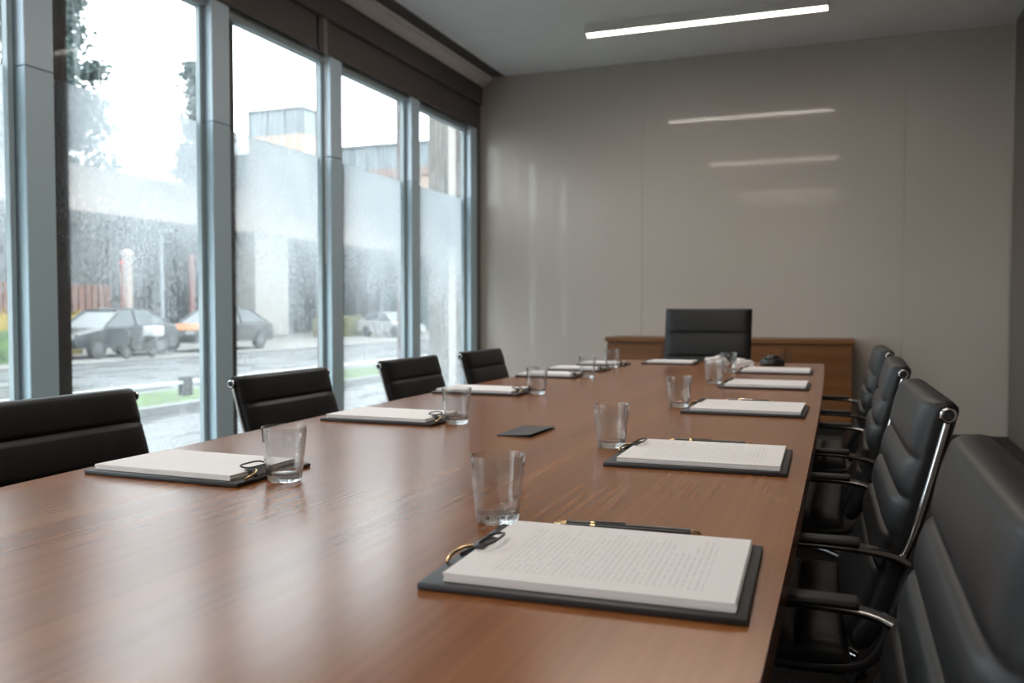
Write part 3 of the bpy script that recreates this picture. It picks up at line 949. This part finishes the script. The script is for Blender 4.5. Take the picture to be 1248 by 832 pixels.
tree(-49.0, 39.6, 26.0, 3.6, 6.5, 12, 'tall dark evergreen seen through the window at the left photo edge')
tree(-40.5, 47.8, 17.8, 1.9, 6.0, 13, 'smaller evergreen beside the wide blue-grey window mullion')

# cars
def car(x, y, rz, paint, label, hood=None, scale=1.0):
    t = empty('car', (x, y, GZ + .06), rz); tag(t, label, 'car', 'parked cars across the street')
    t.scale = (scale,) * 3
    hwid = .88
    prof = [(-2.15, .32), (-2.18, .55), (-2.10, .72), (-1.3, .86), (-.95, .92), (1.5, .98), (2.02, .96), (2.15, .80), (2.16, .42), (2.05, .30)]
    bm = B()
    secs = []
    for sx, k in ((-hwid, .94), (-hwid * .93, 1.0), (hwid * .93, 1.0), (hwid, .94)):
        secs.append([bm.verts.new((sx, py * (1 if k == 1 else .985), (.3 + (pz - .3) * k))) for py, pz in prof])
    for a, c in zip(secs, secs[1:]):
        for i in range(len(prof)):
            j = (i + 1) % len(prof); bm.faces.new((a[i], a[j], c[j], c[i]))
    bm.faces.new(secs[0]); bm.faces.new(secs[-1])
    body = mesh_obj('body', bm, paint, t, 35)
    # greenhouse
    top = [(-1.05, .90), (-.25, 1.40), (.35, 1.46), (1.0, 1.42), (1.85, .96)]
    bm = B(); sec = []
    for sx in (-1, 1):
        sec.append([bm.verts.new((sx * (hwid * .93 - (pz - .9) * .34), py, pz)) for py, pz in top])
    for i in range(len(top)):
        j = (i + 1) % len(top); bm.faces.new((sec[0][i], sec[0][j], sec[1][j], sec[1][i]))
    bm.faces.new(sec[0]); bm.faces.new(sec[1])
    mesh_obj('windows', bm, 'car_glass', t)
    bm = B(); sec = []
    rp = [(-.28, 1.395), (.35, 1.468), (1.02, 1.43)]
    for sx in (-1, 1):
        sec.append([bm.verts.new((sx * (hwid * .93 - .17), py, pz + d)) for d in (0, .03) for py, pz in (rp if d == 0 else reversed(rp))])
    n_ = len(sec[0])
    for i in range(n_):
        j = (i + 1) % n_; bm.faces.new((sec[0][i], sec[0][j], sec[1][j], sec[1][i]))
    bm.faces.new(sec[0]); bm.faces.new(sec[1])
    for sx in (-1, 1):
        for (a, c) in (((-1.03, .915), (-.26, 1.41)), ((1.03, 1.43), (1.84, .975)), ((.32, .95), (.30, 1.46))):
            tube(bm, [(sx * (hwid * .935 - (a[1] - .9) * .34), a[0], a[1]), (sx * (hwid * .935 - (c[1] - .9) * .34), c[0], c[1])], .035, 6)
    mesh_obj('roof', bm, paint, t)
    if hood:
        bm = B(); prism(bm, [(-2.12, .725), (-1.3, .865), (-1.0, .915), (-1.0, .935), (-1.3, .89), (-2.12, .75)], 'x', -hwid * .9, hwid * .9)
        mesh_obj('bonnet', bm, hood, t)
    for sx in (-1, 1):
        for py in (-1.35, 1.32):
            bm = B(); lathe(bm, [(.18, -.10), (.30, -.11), (.325, -.08), (.325, .08), (.30, .11), (.18, .10)], 24, (sx * (hwid - .06), py, .325), 'x', True)
            w = mesh_obj('wheel', bm, 'tyre', t, 40)
            bm = B(); lathe(bm, [(0, -.09), (.19, -.09), (.19, .09), (0, .09)], 16, (sx * (hwid - .055), py, .325), 'x')
            mesh_obj('hubcap', bm, 'alloy', w, 40)
        mesh_obj('taillight', box(B(), sx * hwid * .72 - .16, sx * hwid * .72 + .16, 2.08, 2.18, .72, .90, .02, 1), 'red_light', t)
        mesh_obj('headlight', box(B(), sx * hwid * .7 - .17, sx * hwid * .7 + .17, -2.19, -2.05, .58, .70, .02, 1), 'white_light', t)
    return t
car(-19.3, 18.75, .04, 'car_dark', 'dark blue car parked across the street, seen through the second window', None, 0.9)
car(-19.25, 23.2, .02, 'car_black', 'black car with orange bonnet and red tail light, partly behind a mullion', 'car_orange', 0.92)
car(-20.6, 37.4, 1.2, 'car_white', 'small white car far down the street', None, 0.8)

# scooter with a white box
sc = empty('scooter', (-17.75, 18.3, GZ + .06), 0.0)
tag(sc, 'dark delivery scooter with a white top box beside the dark blue car', 'scooter')
sc.scale = (.76, .76, .76)
for py in (-.6, .6):
    bm = B(); lathe(bm, [(.15, -.05), (.24, -.05), (.26, 0), (.24, .05), (.15, .05)], 20, (0, py, .26), 'x', True)
    w = mesh_obj('wheel', bm, 'tyre', sc, 40)
    bm = B(); lathe(bm, [(0, -.03), (.155, -.03), (.155, .03), (0, .03)], 16, (0, py, .26), 'x')
    mesh_obj('hubcap', bm, 'alloy', w, 40)
bm = B(); prism(bm, [(-.55, .40), (-.45, .75), (-.38, .75), (-.25, .35), (.15, .35), (.25, .62), (.75, .66), (.70, .42), (.3, .22), (-.25, .22)], 'x', -.14, .14)
mesh_obj('body', bm, 'car_black', sc)
mesh_obj('seat', box(B(), -.13, .13, .15, .62, .66, .74, .03, 2), 'tyre', sc, 40)
bm = B(); tube(bm, [(0, -.58, .3), (0, -.42, .98)], .03, 8); tube(bm, [(-.3, -.36, 1.0), (0, -.42, .98), (.3, -.36, 1.0)], .02, 8)
mesh_obj('handlebar', bm, 'tyre', sc, 40)
mesh_obj('top_box', box(B(), -.26, .26, .42, .92, .76, 1.12, .03, 2), 'white_plastic', sc, 40)

# ================================================================== LIGHT
w = bpy.data.worlds.new('overcast_sky'); scene.world = w
w.use_nodes = True
nt = w.node_tree; nt.nodes.clear()
o = nt.nodes.new('ShaderNodeOutputWorld')
bg = nt.nodes.new('ShaderNodeBackground')
bg.inputs[0].default_value = (0.93, 0.965, 1.0, 1); bg.inputs[1].default_value = 2.7
nt.links.new(bg.outputs[0], o.inputs[0])

for y, lab in ((5.75, 'linear ceiling light just in front of the one in view'), (2.5, 'linear ceiling light over the near half of the table'),
               (-1.2, 'linear ceiling light behind the viewpoint'), (-2.7, 'rearmost linear ceiling light')):
    lamp(-2.0, -0.145, y - .055, y + .055, lab, False)
